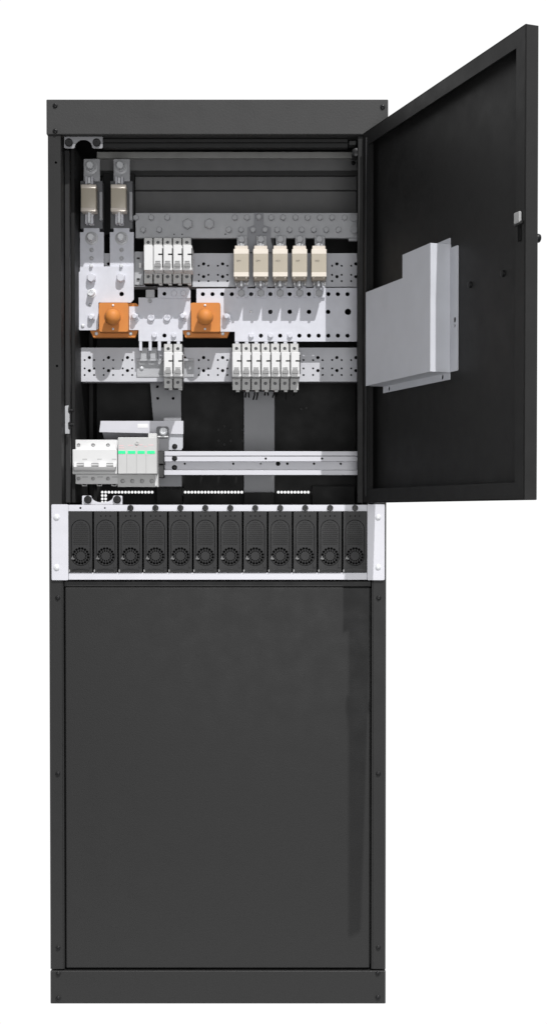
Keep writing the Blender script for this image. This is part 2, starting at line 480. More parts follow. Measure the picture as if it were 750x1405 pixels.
# ================================================================== rectifier shelf and modules
shelf = thing('rectifier_shelf', (Xp(299, 0, 744), 60, Zp(796, 0)), 'pale grey rack shelf with two wide ears holding the row of black modules', 'rack shelf')
ys = -3.0
x0, x1, z0, z1 = R(71, 692, 95, 796, ys)
xa, xb = Xp(94, ys, 744), Xp(503.5, ys, 744); xe = Xp(527.3, ys, 744)
def ear(xs, xe_, sc):
    o = MB().plate([rrect(xs, xe_, z0, z1, 1.6, 3)], ys, ys+2.2)
    return o
e = ear(x0, xa, 0).build('mounting_ear', 'shelf', shelf)
for py in (709.5, 778.5): ballscrew(e, 78, py, ys, 4.3, sy=.4)
e = ear(xb, xe, 0).build('mounting_ear', 'shelf', shelf)
for py in (709.5, 778): ballscrew(e, 518.5, py, ys, 4.0, sy=.4)
zt1, zt0 = Zp(692, ys), Zp(701.3, ys)
hs = [H(110.5, 697, 1.5, ys, 12), H(144, 697, 1.2, ys, 10)]
MB().plate([rect(xa+.3, xb-.3, zt0, zt1-.6)]+hs, ys+.6, ys+2.4).build('top_flange', 'shelf', shelf)
zb1, zb0 = Zp(785.8, ys), Zp(796, ys)
MB().box(xa+.3, xb-.3, ys+.6, ys+2.6, zb0+.5, zb1, .4).build('bottom_flange', 'shelf', shelf)
mb = MB().box(xa, xb, 3, 230, zb0+1, zb0+3).box(xa, xb, 3, 230, zt0+7, zt0+9).box(xa, xa+2, 3, 230, zb0+3.1, zt0+6.9).box(xb-2, xb, 3, 230, zb0+3.1, zt0+6.9).box(xa+2.1, xb-2.1, 150, 152, zb0+3.1, zt0+6.9)
mb.build('shelf_tray', 'inner', shelf)
PITCH = 34.15
c0 = 111.0
for i in range(2, 12):
    x, z = P(c0+PITCH*i, 697, ys)
    MB().lathe(x, z, [(4.2, ys+.5), (4.2, ys-2.2), (3.6, ys-3), (1.5, ys-3.1), (1.2, ys-2.4)], 20).build('thumbscrew', 'screw', shelf)
# one module, then eleven copies
ym = -4.0
ords = ['first', 'second', 'third', 'fourth', 'fifth', 'sixth', 'seventh', 'eighth', 'ninth', 'tenth', 'eleventh', 'last']
mx, mz = P(c0+PITCH, 744, ym)
mod = thing('rectifier_module', (mx, 60, Zp(785, ym)), '', 'power module', 'black power modules in the pale grey shelf')
ZZ = lambda py: Zp(py, ym)
za, zb_ = ZZ(785), ZZ(701.6)
def pill(rx, zlo, zhi, n=12):
    out = []
    for k in range(n+1): a = math.pi*k/n; out.append((mx+rx*math.cos(a), zhi-rx+rx*math.sin(a)))
    for k in range(n+1): a = math.pi+math.pi*k/n; out.append((mx+rx*math.cos(a), zlo+rx+rx*math.sin(a)))
    return out
p0, p1 = ZZ(776.5), ZZ(713)
zring = ZZ(762.8)
def faceplate(leds):
    hs = [pill(13.2, p0, p1)]
    if leds: hs += [circ(mx+a, ZZ(708), .95, 8) for a in (-6.3, .2, 6.4)]
    return MB().plate([rect(mx-15.75, mx+15.75, za, zb_)]+hs, ym, ym+1.6)
fp = faceplate(True).build('faceplate', 'module', mod)
holes = []
for k in range(16):
    a = 2*math.pi*(k+.5)/16; holes.append(circ(mx+10.3*math.cos(a), zring+10.3*math.sin(a), 1.95, 6, a))
for k in range(14):
    a = 2*math.pi*k/14
    holes.append(circ(mx+6.9*math.cos(a), zring+6.9*math.sin(a), 1.22, 6, a))
g = MB().plate([pill(12.5, p0+.8, p1-.8)]+holes, ym+.5, ym+1.8).build('fan_grille', 'module', mod)
# hexagon mesh pressed into the upper grille
hx = MB(); rows = 12
for r_ in range(rows):
    for c_ in range(-5, 6):
        x = mx+c_*2.4+(1.2 if r_ % 2 else 0); z = p1-4-r_*2.7
        if abs(x-mx) > 10.2: continue
        if z > p1-13 and (x-mx)**2+(z-(p1-13))**2 > 100: continue
        if (z-zring) < 15: continue
        hx.lathe(x, z, [(1.15, ym+.6), (1.0, ym+.38)], 6, math.radians(30))
hx.build('grille_mesh', 'meshm', mod)
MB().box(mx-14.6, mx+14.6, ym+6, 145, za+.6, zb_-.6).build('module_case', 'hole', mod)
x, z = mx-10.6, ZZ(766)
MB().plate([[(x-2.6, z-1.2), (x+2.0, z-1.8), (x+2.2, z+.4), (x+.4, z+.8), (x+.1, z+3.2), (x-.8, z+3.0), (x-2.0, z+.4)]], ym-1.2, ym+.3).build('release_latch', 'latch', mod)
mb = MB()
for i in range(8):
    t0 = -12+3*i; mb.box(mx+t0, mx+t0+2.6, ym-1.0, ym-.1, ZZ(782.4)+1.2*math.sin(math.pi*i/7), ZZ(782.4)+1.2*math.sin(math.pi*i/7)+1.1)
mb.build('pull_lip', 'screw', mod)
for pxo in (-14.6,):
    MB().box(mx-16, mx-14.9, ym-.9, ym-.1, ZZ(784.5), ZZ(781.5)).build('guide_tab', 'midg', mod)
MB().box(mx+11, mx+15, ym-.8, ym-.1, ZZ(779), ZZ(773.5), .3).build('lock_tab', 'module', mod)
def modlabel(i):
    if i == 0: return 'leftmost black power module, its face without the three small holes'
    if i == 1: return 'second black power module from the left, no thumbscrew above its fan grille'
    if i == 11: return 'rightmost black power module in the row, in shadow of the open door'
    return '%s black power module from the left in the row of twelve' % ords[i]
mod['label'] = modlabel(1)
for i in range(12):
    if i == 1: continue
    m_ = dup(mod, (i-1)*S(PITCH, ym), 0, modlabel(i), skip=('faceplate',) if i == 0 else ())
    if i == 0:
        save = mx; off = -S(PITCH, ym)
        old = mod['_o']; mod_o = m_['_o']
        mx2 = mx+off
        hs = [[(a+off, b) for a, b in pill(13.3, p0, p1)]]
        MB().plate([rect(mx2-15.75, mx2+15.75, za, zb_)]+hs, ym, ym+1.6).build('faceplate', 'module', m_)

# ================================================================== perforated rails and busbars
def rail_holes(lattice, y, ybig, ysm, px_lo, px_hi, avoid=()):
    hs = []
    for n in range(-1, 16):
        cx = 122.9+26.07*n
        for py in ybig:
            if px_lo < cx < px_hi: hs.append(H(cx, py, 2.3, y, 12))
        for s_ in (-6.5, 6.5):
            for py in ysm:
                if px_lo < cx+s_ < px_hi: hs.append(H(cx+s_, py, 1.45, y, 8))
    return hs
YR = 118.0
def rail(py0, py1, ybig, ysm, label):
    x0, x1, z0, z1 = R(104.5, py0, 492, py1, YR)
    hs = rail_holes(None, YR, ybig, ysm, 109, 489)
    mb = MB().plate([rect(x0, x1, z0, z1)]+hs, YR, YR+2)
    mb.box(x0, x1, YR+2.05, YR+22, z0, z0+2); mb.box(x0, x1, YR+2.05, YR+22, z1-2, z1)
    return tag(mb.build('mounting_rail', 'railm'), label, 'mounting rail', 'perforated mounting rails across the cabinet')
rail(347.5, 393.5, (362, 379.5), (364.6, 377, 385.6), 'perforated zinc rail behind the tan fuses and the five upper breakers')
rail(477, 523.5, (490.6, 508.5), (494, 505.5, 514.5), 'perforated zinc rail below the orange blocks, behind the group of seven breakers')

# upper busbar
YU = 108.0
ub = thing('busbar', (Xp(338, YU, 309), YU, Zp(326, YU)), 'long grey horizontal busbar with two rows of bolts above the tan fuses', 'busbar')
x0, x1, z0, z1 = R(186, 292, 492, 326.5, YU)
mb = MB().box(x0, x1, YU, YU+8, z0, z1, .6)
xx0, xx1, zz0, zz1 = R(478, 326.8, 491, 330, YU); mb.box(xx0, xx1, YU+1, YU+8, zz0, zz1)
mb.build('bar', 'zinc', ub)
for px in (187, 208, 230, 322.3, 338.7, 372, 388, 405, 421.7, 438.5, 455, 472):
    hexbolt(ub, px, 299.3, YU, 4.2, 0, False, 'zinc', h=5)
for px in (196.7, 218.7, 314, 330.7, 380, 397, 413.7, 430, 447, 463.7): hexbolt(ub, px, 316, YU, 4.2, 0, False, 'zinc', h=5)
for px in (257.7, 287.3): hexbolt(ub, px, 308, YU, 7.4, 0, False, 'zinc', h=6)
for py in (300, 315.8): crossbolt(ub, 485, py, YU, 5.0, 'zinc')
for px in (239, 250, 309): 
    x, z = P(px, 321.5, YU); MB().lathe(x, z, [(1, YU), (1, YU-.1)], 10).build('hole_disc', 'hole', ub)  # flat dark disc painted for the shade in a hole

# T-shaped link and the vertical bars to the back
YT = YU-2.5
link = thing('vertical_busbar', (Xp(355, 280, 600), 200, Zp(676, 285)), 'dull grey vertical busbar running from the T-shaped top link down behind the seven breakers', 'busbar', 'vertical busbars against the back')
lp = PL([(348.5, 292), (361.5, 292), (361.5, 308.5), (371.5, 312), (371.5, 331), (377, 346), (335, 346), (339.5, 331), (339.5, 312), (348.5, 308.5)], YT)
tl = MB().plate([lp], YT, YT+2.4).build('top_link', 'linkm', link)
for px, py in ((355, 298.5), (347, 316), (363.5, 316)): hexbolt(tl, px, py, YT, 4.2, 0, False, 'zinc', h=5)
x0, x1, z0, z1 = R(334.5, 470, 376.5, 676, 284)
MB().box(x0, x1, 284, 290, z0, Zp(300, 284), .6).build('bar', 'dark_bar', link)
v2 = thing('vertical_busbar', (Xp(230, 280, 600), 260, Zp(676, 285)), 'dull grey vertical busbar with three small holes below the pair of breakers', 'busbar', 'vertical busbars against the back')
lp = [P(204.5, 505, 240), P(248, 505, 240), P(249.5, 672, 240), P(219.5, 672, 240), P(209, 560, 240)]
MB().plate([lp, H(216, 530.5, 2, 240), H(216.5, 546.5, 2, 240), H(237.5, 546.5, 2, 240)], 240, 245).build('bar', 'dark_bar', v2)

# ================================================================== left fuse columns
def fuse_column(cx, label_base, label_fuse, label_strap, hexy):
    d = cx-124.5
    yb = 96.0
    fb = thing('fuse_base', (Xp(cx, yb, 280), yb+10, Zp(318, yb)), label_base, 'fuse base', 'fuse bases in the top left corner')
    x0, x1, z0, z1 = R(110.5+d, 248, 141+d, 314, yb+8)
    MB().box(x0, x1, yb+8, yb+26, z0, z1, .8).build('insulator', 'fbase', fb)
    x0, x1, z0, z1 = R(136.6+d, 263, 140.6+d, 302, yb-2)
    MB().box(x0, x1, yb-2, yb+8, z0, z1, .4).build('side_strip', 'zinc', fb)
    x0, x1, z0, z1 = R(115+d, 218, 137.3+d, 248.5, yb)
    tp = MB().box(x0, x1, yb, yb+5, z0, z1, .5).build('top_terminal', 'zinc', fb)
    hexbolt(tp, 125+d, 229.5, yb, 7.2, 9, True, 'zinc', h=4)
    # blade clips
    for (py0, py1) in ((243.5, 254), (291, 308)):
        mb = MB()
        for off in (-4.6, 3.2):
            x0, x1, z0, z1 = R(122.5+off+d, py0, 125.7+off+d, py1, yb-8)
            mb.box(x0, x1, yb-14, yb-.2, z0, z1, .4)
        mb.build('blade_clip', 'shelf', fb)
    yf = 66.0
    fu = thing('cartridge_fuse', (Xp(122+d, yf, 270), yf+8, Zp(308, yf)), label_fuse, 'fuse', 'tan cartridge fuses in the top left corner')
    x0, x1, z0, z1 = R(111+d, 254, 132+d, 289, yf)
    MB().box(x0, x1, yf, yf+18, z0, z1, 1.6, 2).build('ceramic_body', 'tan', fu)
    for (a, b) in ((252.4, 258.6), (284.2, 290.2)):
        x0, x1, z0, z1 = R(110.7+d, a, 132.3+d, b, yf-.6)
        MB().box(x0, x1, yf-.6, yf+18.6, z0, z1, 1.7, 2).build('end_cap', 'cap', fu)
    for (a, b) in ((244, 252.2), (290.5, 306)):
        x0, x1, z0, z1 = R(121+d, a, 124.6+d, b, yf+8)
        MB().box(x0, x1, yf+5, yf+26, z0, z1, .3).build('blade', 'bolt', fu)
    # lower strap
    yc = 102.0
    st = thing('connection_strap', (Xp(cx+2, yc, 350), yc, Zp(390, yc)), label_strap, 'busbar strap', 'straps below the left fuses')
    lp = PL([(110+d, 318.5), (115.2+d, 318.5), (115.2+d, 313), (136.8+d, 313), (136.8+d, 318.5), (142.6+d, 318.5), (142.6+d, 386), (110+d, 386)], yc)
    MB().plate([lp], yc, yc+5).build('strap', 'bar', st)
    hexbolt(st, 126+d, 327, yc, 6.8, 8, True, 'zinc', h=4)
    for py in (343, 354.5):
        x, z = P(126+d, py, yc); MB().lathe(x, z, [(3.3, yc), (3.3, yc-.8), (2.2, yc-.9), (2, yc-3.5), (1.4, yc-4)], 14).build('stud', 'zinc', st)
    x, z = P(126+d, 365.8, yc); MB().lathe(x, z, [(3.2, yc), (3.2, yc-1), (2.5, yc-2), (2.4, yc-6), (1.6, yc-7)], 14).build('stud', 'bolt', st)
fuse_column(124.5, 'grey fuse base with bolted top terminal, outer left of the two', 'tan cartridge fuse in the far top left corner, nearest the left post',
            'pale metal strap with bolt and studs below the far left fuse', 0)
fuse_column(165.5, 'grey fuse base with bolted top terminal beside the long busbar end', 'tan cartridge fuse second from the left, beside the end of the long busbar',
            'pale metal strap with bolt and studs below the second fuse from the left', 0)

# L-shaped plate
YP = 99.0
lpz = thing('connection_plate', (Xp(145, YP, 410), YP, Zp(453, YP)), 'white metal L-shaped plate left of the first orange block', 'busbar plate')
lp = PL([(106, 374), (111.5, 372), (115, 365.5), (183.6, 365.5), (183.6, 411), (179.5, 415), (135.3, 415), (135.3, 450), (132, 453), (109.5, 453), (106, 448.5)], YP)
MB().plate([lp, H(167, 403.3, 3.2, YP)], YP, YP+3).build('plate', 'bar', lpz)
hexbolt(lpz, 126, 382, YP, 6.4, 0, False, 'bar', h=7.5); hexbolt(lpz, 166.5, 382, YP, 6.4, 0, False, 'bar', h=7.5)
crossbolt(lpz, 126, 402.6, YP, 4.8, h=8)
hexbolt(lpz, 126, 436, YP, 5.4, 4, False, 'bar', h=4)
ballscrew(lpz, 114, 447, YP, 2.7); ballscrew(lpz, 124, 418, YP, 2.2, 'zinc')  # the zinc dot stands in for the cross bolt's shadow blob
x0, x1, z0, z1 = R(102.2, 394, 105.6, 423, YP+6); MB().box(x0, x1, YP+6, YP+9, z0, z1, .4).build('side_tab', 'bar', lpz)

# ================================================================== orange blocks
def orange_block(dx, label):
    yo = 84.0; yfoot = 104.0
    t = thing('current_shunt_cover', (Xp(156+dx, yo, 435), 100, Zp(463, yfoot)), label, 'orange insulator', 'orange insulating blocks')
    lp = PL([(127+dx, 416), (187+dx, 416), (191+dx, 420), (191+dx, 450), (185.5+dx, 463), (128.5+dx, 463), (122+dx, 450), (122+dx, 420)], yfoot)
    ft = MB().plate([lp], yfoot, yfoot+10).build('foot', 'orange', t)
    for px in (132.5, 179.5): ballscrew(ft, px+dx, 457.7, yfoot, 2.6)
    x0, x1, z0, z1 = R(136.3+dx, 415.3, 176+dx, 455, yo)
    bd_ = MB().plate([rrect(x0, x1, z0, z1, 2.2, 4)], yo, yfoot-.2).build('cover', 'orange', t)
    for py in (419, 451.3): ballscrew(bd_, 155.3+dx, py, yo, 1.7)
    x, z = P(156+dx, 436.5, yo)
    mb = MB(); prof = [(9.5, yo-.0), (9.2, yo-3)]
    for k in range(1, 12):
        a = math.radians(-50+140*k/11); prof.append((11.6*math.cos(a), yo-10.5-11.6*math.sin(a)*.95))
    mb.lathe(x, z, prof, 28)
    mb.build('knob', 'orange', t)
    return t
orange_block(0, 'orange plastic block with a round knob, left of the pair, beside the L-shaped plate')
orange_block(126, 'orange plastic block with a round knob, right of the pair, beside the perforated plate')

# ================================================================== middle plate with fingers
mp = thing('distribution_plate', (Xp(225, YP, 435), YP, Zp(480, YP)), 'white metal plate with comb fingers between the two orange blocks', 'busbar plate')
lp = PL([(190.3, 408.3), (261.3, 408.3), (261.3, 452.5), (250.5, 453), (250.5, 468), (190.3, 468), (190.3, 452.7), (178, 452.7), (176.3, 451), (176.3, 422), (178, 420.5), (190.3, 420.5)], YP)
MB().plate([lp, H(225.7, 460.3, 2.9, YP)], YP, YP+3).build('plate', 'bar', mp)
x0, x1, z0, z1 = R(216.6, 394.5, 261.3, 408.8, YP-3)
lp2 = [(x0, z0), (x1, z0), (x1, z1-4), (x1-3, z1), (x0, z1)]
up = MB().plate([lp2, H(225.6, 403, 2.7, YP-3)], YP-3, YP-.1).build('upper_strip', 'bar', mp)
for px in (239, 252): hexbolt(up, px, 402.6, YP-3, 4.4, 0, False, 'bar', h=3)
x0, x1, z0, z1 = R(200.2, 397.5, 212.2, 409, YP-1); MB().box(x0, x1, YP-2, YP+4, z0, z1, .4).build('lug', 'zinc', mp)
crossbolt(mp, 206, 412.8, YP, 2.9, 'zinc', False)
for px, r in ((185.3, 5.2), (251.3, 5.2)): hexbolt(mp, px, 435, YP, r, 4.5, True, 'bar', h=4.5)
for px in (207.7, 229.7): crossbolt(mp, px, 435.8, YP, 4.9, 'bar', False)
for px in (212, 238.6): hexbolt(mp, px, 460.4, YP, 3.8, 0, False, 'bar', h=3)
for a, b in ((191, 195), (204, 208.2), (216.5, 221)):
    x0, x1, z0, z1 = R(a, 468, b, 480.3, YP); MB().box(x0, x1, YP, YP+3, z0-1, z1-.2, .3).build('finger', 'bar', mp)
for a, b in ((229.5, 234), (242.5, 247)):
    x0, x1, z0, z1 = R(a, 468, b, 473, YP); MB().box(x0, x1, YP, YP+3, z0-1, z1-.2, .3).build('finger', 'bar', mp)

# ================================================================== right perforated plate
rp = thing('distribution_plate', (Xp(380, YP, 430), YP, Zp(468, YP)), 'wide white perforated metal plate below the five tan fuses', 'busbar plate')
lp = PL([(269.5, 396), (489, 394.8), (491, 396.8), (491, 466.5), (489, 468.5), (322, 468.5), (322, 455), (269.5, 455), (269.5, 397.5)], YP)
hs = [H(a, 403.5, 2.9, YP) for a in (278.3, 291.5, 304.8, 318, 344.3, 370.8, 397.2, 423.6, 450, 463.2, 476.4)]
hs += [H(a, 427.8, 3.1, YP) for a in (370.7, 397.2, 423.6, 449.8)] + [H(477, 427.8, 4.4, YP)]
hs += [H(a, 460.5, 2.9, YP) for a in (357.7, 384.1, 410.4, 423.6, 436.8, 450, 463.2, 476.4)]
MB().plate([lp]+hs, YP, YP+3).build('plate', 'bar', rp)
hexbolt(rp, 311, 435, YP, 5.6, 4.5, True, 'bar', h=4.5)
for px in (344.5, 371, 397.6): hexbolt(rp, px, 460.5, YP, 3.9, 0, False, 'bar', h=3)
ballscrew(rp, 344.3, 427.8, YP, 2.3)
for i in range(7):
    a = 325.5+13.25*i; x0, x1, z0, z1 = R(a-3, 468.6, a+2, 474, YP); MB().box(x0, x1, YP, YP+3, z0, z1-.2, .3).build('finger', 'bar', rp)

# ================================================================== five tan fuses
def text_mesh(body, size, loc, m, par, name):
    cu = bpy.data.curves.new('t', 'FONT'); cu.body = body; cu.size = size*K; cu.align_x = 'CENTER'; cu.align_y = 'CENTER'
    ob = bpy.data.objects.new('t', cu); C.objects.link(ob)
    dg = bpy.context.evaluated_depsgraph_get()
    me = bpy.data.meshes.new_from_object(ob.evaluated_get(dg)); bpy.data.objects.remove(ob)
    root = Vector(par['_o'])
    for v in me.vertices:
        v.co = Vector((v.co.x, 0, v.co.y)) + (Vector(loc)-root)*K
    me.materials.clear(); me.materials.append(M[m])
    o = bpy.data.objects.new(name, me); C.objects.link(o); o.parent = par; o['_o'] = list(root)
    return o
yf = 61.0
f5 = thing('cartridge_fuse', (Xp(331, yf, 360), yf+10, Zp(392, yf)), '', 'fuse', 'tan cartridge fuses above the perforated plate')
x0, x1, z0, z1 = R(320.6, 343, 341.2, 380, yf)
MB().box(x0, x1, yf, yf+20, z0, z1, .5).build('ceramic_body', 'tan', f5)
for a, b in ((341.6, 348.6), (373.2, 379.6)):
    q0, q1, z0, z1 = R(320.55, a, 341.25, b, yf-.2); MB().box(q0, q1, yf-.2, yf+20.2, z0, z1, .5).build('end_cap', 'capl', f5)
q0, q1, z0, z1 = R(321, 379.5, 340.8, 385, yf+3); MB().box(q0, q1, yf+3, yf+18, z0, z1, 1.0).build('end_plate', 'endp', f5)
for px in (323.8, 338): ballscrew(f5, px, 380.8, yf+3, 1.8, 'cap')
q0, q1, z0, z1 = R(322, 337, 340, 342.2, yf+4); MB().box(q0, q1, yf+4, yf+18, z0, z1, .6).build('end_plate', 'cap', f5)
for a, b in ((333.5, 342), (382, 393)):
    q0, q1, z0, z1 = R(329.2, a, 332.6, b, yf+6); MB().box(q0, q1, yf+6, yf+28, z0, z1, .4).build('blade', 'zinc', f5)
yfb = 92.0
b5 = thing('fuse_base', (Xp(331, yfb, 360), yfb+6, Zp(408, yfb)), '', 'fuse base', 'fuse bases under the five tan fuses')
q0, q1, z0, z1 = R(325, 323.5, 339, 344, yfb); tp = MB().box(q0, q1, yfb, yfb+14, z0, z1, .6).build('top_terminal', 'zinc', b5)
hexbolt(tp, 331.2, 329, yfb, 5.4, 0, False, 'zinc', h=5)
q0, q1, z0, z1 = R(323, 346, 340, 386, yfb+4); MB().box(q0, q1, yfb+4, yfb+16, z0, z1, .6).build('insulator', 'blackp', b5)
q0, q1, z0, z1 = R(324, 388, 339.5, 408.5, YP-3.2); tp = MB().box(q0, q1, YP-3.2, YP-.2, z0, z1, .5).build('bottom_terminal', 'bar', b5)
hexbolt(tp, 331.2, 402.6, YP-3.2, 5.4, 0, False, 'zinc', h=4)
for a, b in ((335, 344), (383, 393)):
    mb = MB()
    for off in (-4.6, 2.0):
        q0, q1, z0, z1 = R(330.7+off, a, 333.1+off, b, yfb-12); mb.box(q0, q1, yfb-14, yfb-.2, z0, z1, .4)
    mb.build('blade_clip', 'zinc', b5)
mb = MB()
for off in (-8.5, 5.5):
    q0, q1, z0, z1 = R(331+off, 386, 334+off, 392, yfb-6); mb.box(q0, q1, yfb-8, yfb-.2, z0, z1, .5)
mb.build('spring_clip', 'silver', b5)
flab = ['leftmost of the five tan fuses in the row under the long busbar', 'second from left of the five tan fuses under the long busbar',
        'middle one of the five tan fuses under the long busbar', 'fourth from left of the five tan fuses under the long busbar', 'rightmost of the five tan fuses in the row under the long busbar']
blab = ['fuse base behind the leftmost of the five tan fuses', 'fuse base behind the second of the five tan fuses', 'fuse base behind the middle one of the five tan fuses',
        'fuse base behind the fourth of the five tan fuses', 'fuse base behind the rightmost of the five tan fuses']
FUSES = [f5]
f5['label'] = flab[0]; b5['label'] = blab[0]
for i in range(1, 5):
    FUSES.append(dup(f5, S(26.5*i, yf), 0, flab[i])); dup(b5, S(26.5*i, yfb), 0, blab[i])
for i, (t, off) in enumerate(zip(('GPV', 'GPV', 'HDV', '00P', '00D'), (-3.6, -3.6, -3.0, -2.2, -2.2))):
    x, z = P(331+26.5*i+off, 358, yf)
    text_mesh(t, 3.6, (x, yf-.15, z), 'print', FUSES[i], 'printed_text')

# ================================================================== miniature breakers
def breaker(cx, rows, wd, ysh, ymid, name, label, group, extras):
    """rows: top, mid top, mid bottom, bottom (as seen)"""
    r0, r1, r2, r3 = rows
    t = thing(name, (Xp(cx, ymid, r1), 100, Zp(r3, ysh)), label, 'circuit breaker', group)
    hw = S(wd/2, ysh)
    xc = Xp(cx, ymid, (r1+r2)/2)
    yb = YR-4
    # terminal blocks, slimmer than the body
    a = hw*.84
    for (p0_, p1_, nm) in ((r0, r1, 'terminal_block'), (r2, r3, 'terminal_block')):
        z1_, z0_ = Zp(p0_, ysh), Zp(p1_, ysh)
        xs_ = Xp(cx-.2, ysh, p0_)
        mt = 'term'
        x_, z_ = xs_, Zp((p0_+p1_)/2 + (1.0 if p0_ == r0 else .5), ysh)
        o = MB().plate([rect(xs_-a, xs_+a, z0_-1, z1_), circ(x_, z_, S(2.3, ysh), 14)], ysh, ysh+6).build(nm, mt, t)
        MB().box(xs_-hw+.2, xs_+hw-.2, ysh+9, yb, z0_-1, z1_, .3).build('gap_filler', 'blackp', o)  # black filler added to darken the gaps between terminals
        MB().lathe(x_, z_, [(S(2.2, ysh), ysh+3.5), (S(2.0, ysh), ysh+3.2), (S(.6, ysh), ysh+3.0)], 14).build('terminal_screw', 'fbase', o)
        if p0_ == r3: pass
    z1_, z0_ = Zp(r1, ymid), Zp(r2, ymid)
    MB().box(xc-hw+.55, xc+hw-.55, ymid, ysh+4, z0_, z1_, .7).build('body', 'white', t)
    if extras:
        # toggle in its recess, switch-position mark
        tz1, tz0 = Zp(r1+(r2-r1)*.66, ymid), Zp(r1+(r2-r1)*.88, ymid)
        tb = MB().box(xc-hw*.68, xc+hw*.58, ymid-2.6, ymid-.05, tz0, tz0+(tz1-tz0)*.62, .5).build('toggle', 'toggle', t)
        zz = Zp(r1+(r2-r1)*.62, ymid)
        MB().box(xc-hw*.55, xc+hw*.45, ymid-.8, ymid-.05, tz0+(tz1-tz0)*.72, tz0+(tz1-tz0)*.86, .1).box(xc-hw*.55, xc+hw*.45, ymid-.8, ymid-.05, tz0+(tz1-tz0)*1.05, tz0+(tz1-tz0)*1.17, .1).build('toggle_slot', 'toggle', t)
        MB().box(xc+hw*.05, xc+hw*.88, ymid-.35, ymid-.02, Zp(r1+(r2-r1)*.36, ymid)-.9, Zp(r1+(r2-r1)*.36, ymid)+.9).build('position_mark', 'hole', t)
        MB().box(xc+hw*.82, xc+hw*1.02, ymid-.25, ymid+3, Zp(r1+(r2-r1)*.88, ymid), Zp(r1+(r2-r1)*.12, ymid), .05).build('side_groove', 'blackp', t)
        bz0, bz1 = Zp(r3+3.8, ysh+6), Zp(r3+.4, ysh+6)
        MB().box(xc-hw*.3, xc+hw*.45, ysh+5, ysh+14, bz0, bz1, .4).build('rail_clip', 'offw', t)
    return t
YSH, YMID = 86.0, 57.0
rows = (326.5, 336.5, 370.8, 387.5)
breaker(203.7, rows, 13.2, YSH, YMID, 'blanking_module', 'plain white blanking module at the left end of the upper breaker row', 'white modules of the upper breaker row', False)['category'] = 'blank module'
g1 = 'white breakers of the upper breaker row'
q = breaker(217, rows, 13.25, YSH, YMID, 'circuit_breaker', 'white breaker next to the plain blanking module in the upper row', g1, True)
dxs = S(13.25, 71)
for i, l in enumerate(('second white breaker right of the plain blanking module, upper row', 'third white breaker right of the plain blanking module, upper row', 'rightmost white breaker of the upper row, nearest the tan fuses')):
    dup(q, dxs*(i+1), 0, l)
rows2 = (472, 483, 516.8, 531.5)
q = breaker(231, rows2, 13.2, YSH, YMID, 'circuit_breaker', 'left breaker of the isolated pair below the comb plate', 'pair of breakers below the comb plate', True)
dup(q, S(13.3, 71), 0, 'right breaker of the isolated pair below the comb plate')
rows3 = (471.5, 482.8, 517, 534)
q7 = breaker(324.7, rows3, 13.2, YSH, YMID, 'circuit_breaker', 'leftmost of the seven white breakers below the perforated plate', 'seven breakers below the perforated plate', True)
B7 = [q7]
for i in range(1, 7):
    w = ('second from left', 'third from left', 'middle one', 'fifth from left', 'sixth from left', 'rightmost')[i-1]
    B7.append(dup(q7, S(13.25*i, 71), 0, w + ' of the seven white breakers below the perforated plate'))
# wire ends under the seven breakers
for i, (o, n_) in enumerate(zip(B7, (1, 2, 2, 2, 2, 1, 1))):
    cx = 324.7+13.25*i
    for k in range(n_):
        a = (k-(n_-1)/2)*3.4
        x, z = P(cx+a, 536, 100); x2, z2 = P(cx+a*1.3+(1.0 if i % 2 else -1.6), 542+3*((i*7+k*3) % 3), 112)
        MB().tube([(x, 98, z+4), (x+.3, 100, z), ((x+x2)/2+.7, 104, (z+z2)/2), (x2, 112, z2)], 1.2 if n_ > 1 else .8, 7).build('wire', 'blackp', o)
    if 1 <= i <= 4:
        x, z = P(cx-1, 535.8, 96); MB().tube([(x-2.5, 96, z+.8), (x, 95, z-.6), (x+3, 96, z+.6)], .8, 6).build('ferrule', 'red', o)
# small DIN rail behind the pair
sr = thing('din_rail', (Xp(227, 108, 503), 110, Zp(517, 108)), 'short grey DIN rail crossing behind the pair of breakers', 'din rail')
mb = MB()
for a, b in ((491.8, 495.3), (513.6, 517.3)):
    x0, x1, z0, z1 = R(188, a, 266, b, 108); mb.box(x0, x1, 108, 110, z0, z1, .3)
x0, x1, z0, z1 = R(188, 495, 266, 514, 115); mb.box(x0, x1, 115, 117, z0, z1)
mb.build('rail', 'zinc', sr)
for px in (194.7, 260.3): ballscrew(sr, px, 505, 115, 3.0)
br = thing('rail_end_bracket', (Xp(191, 108, 370), 110, Zp(391, 108)), 'grey bracket left of the plain blanking module', 'bracket')
x0, x1, z0, z1 = R(184.5, 345, 197, 391, 110); MB().box(x0, x1, 110, 117, z0, z1, .5).build('bracket_plate', 'zinc', br)
for py, w in ((354.5, 3), (383, 3)):
    x0, x1, z0, z1 = R(188, py-1, 192, py+1.2, 110); MB().box(x0, x1, 108, 109.9, z0, z1, .3).build('clip', 'blackp', br)
x0, x1, z0, z1 = R(191, 361, 194.5, 367.5, 108); MB().box(x0, x1, 106, 109.9, z0, z1, .3).build('tab', 'label', br)
for i in range(2):
    a = 190+13*i; x0, x1, z0, z1 = R(a+3, 478, a+13, 492, 110)
    o = tag(MB().box(x0, x1, 110, 116, z0, z1, .6).build('terminal_clamp', 'zinc'), ('grey clamp block under the left gap of the comb fingers', 'grey clamp block under the right gap of the comb fingers')[i], 'clamp', 'clamp blocks below the comb fingers')

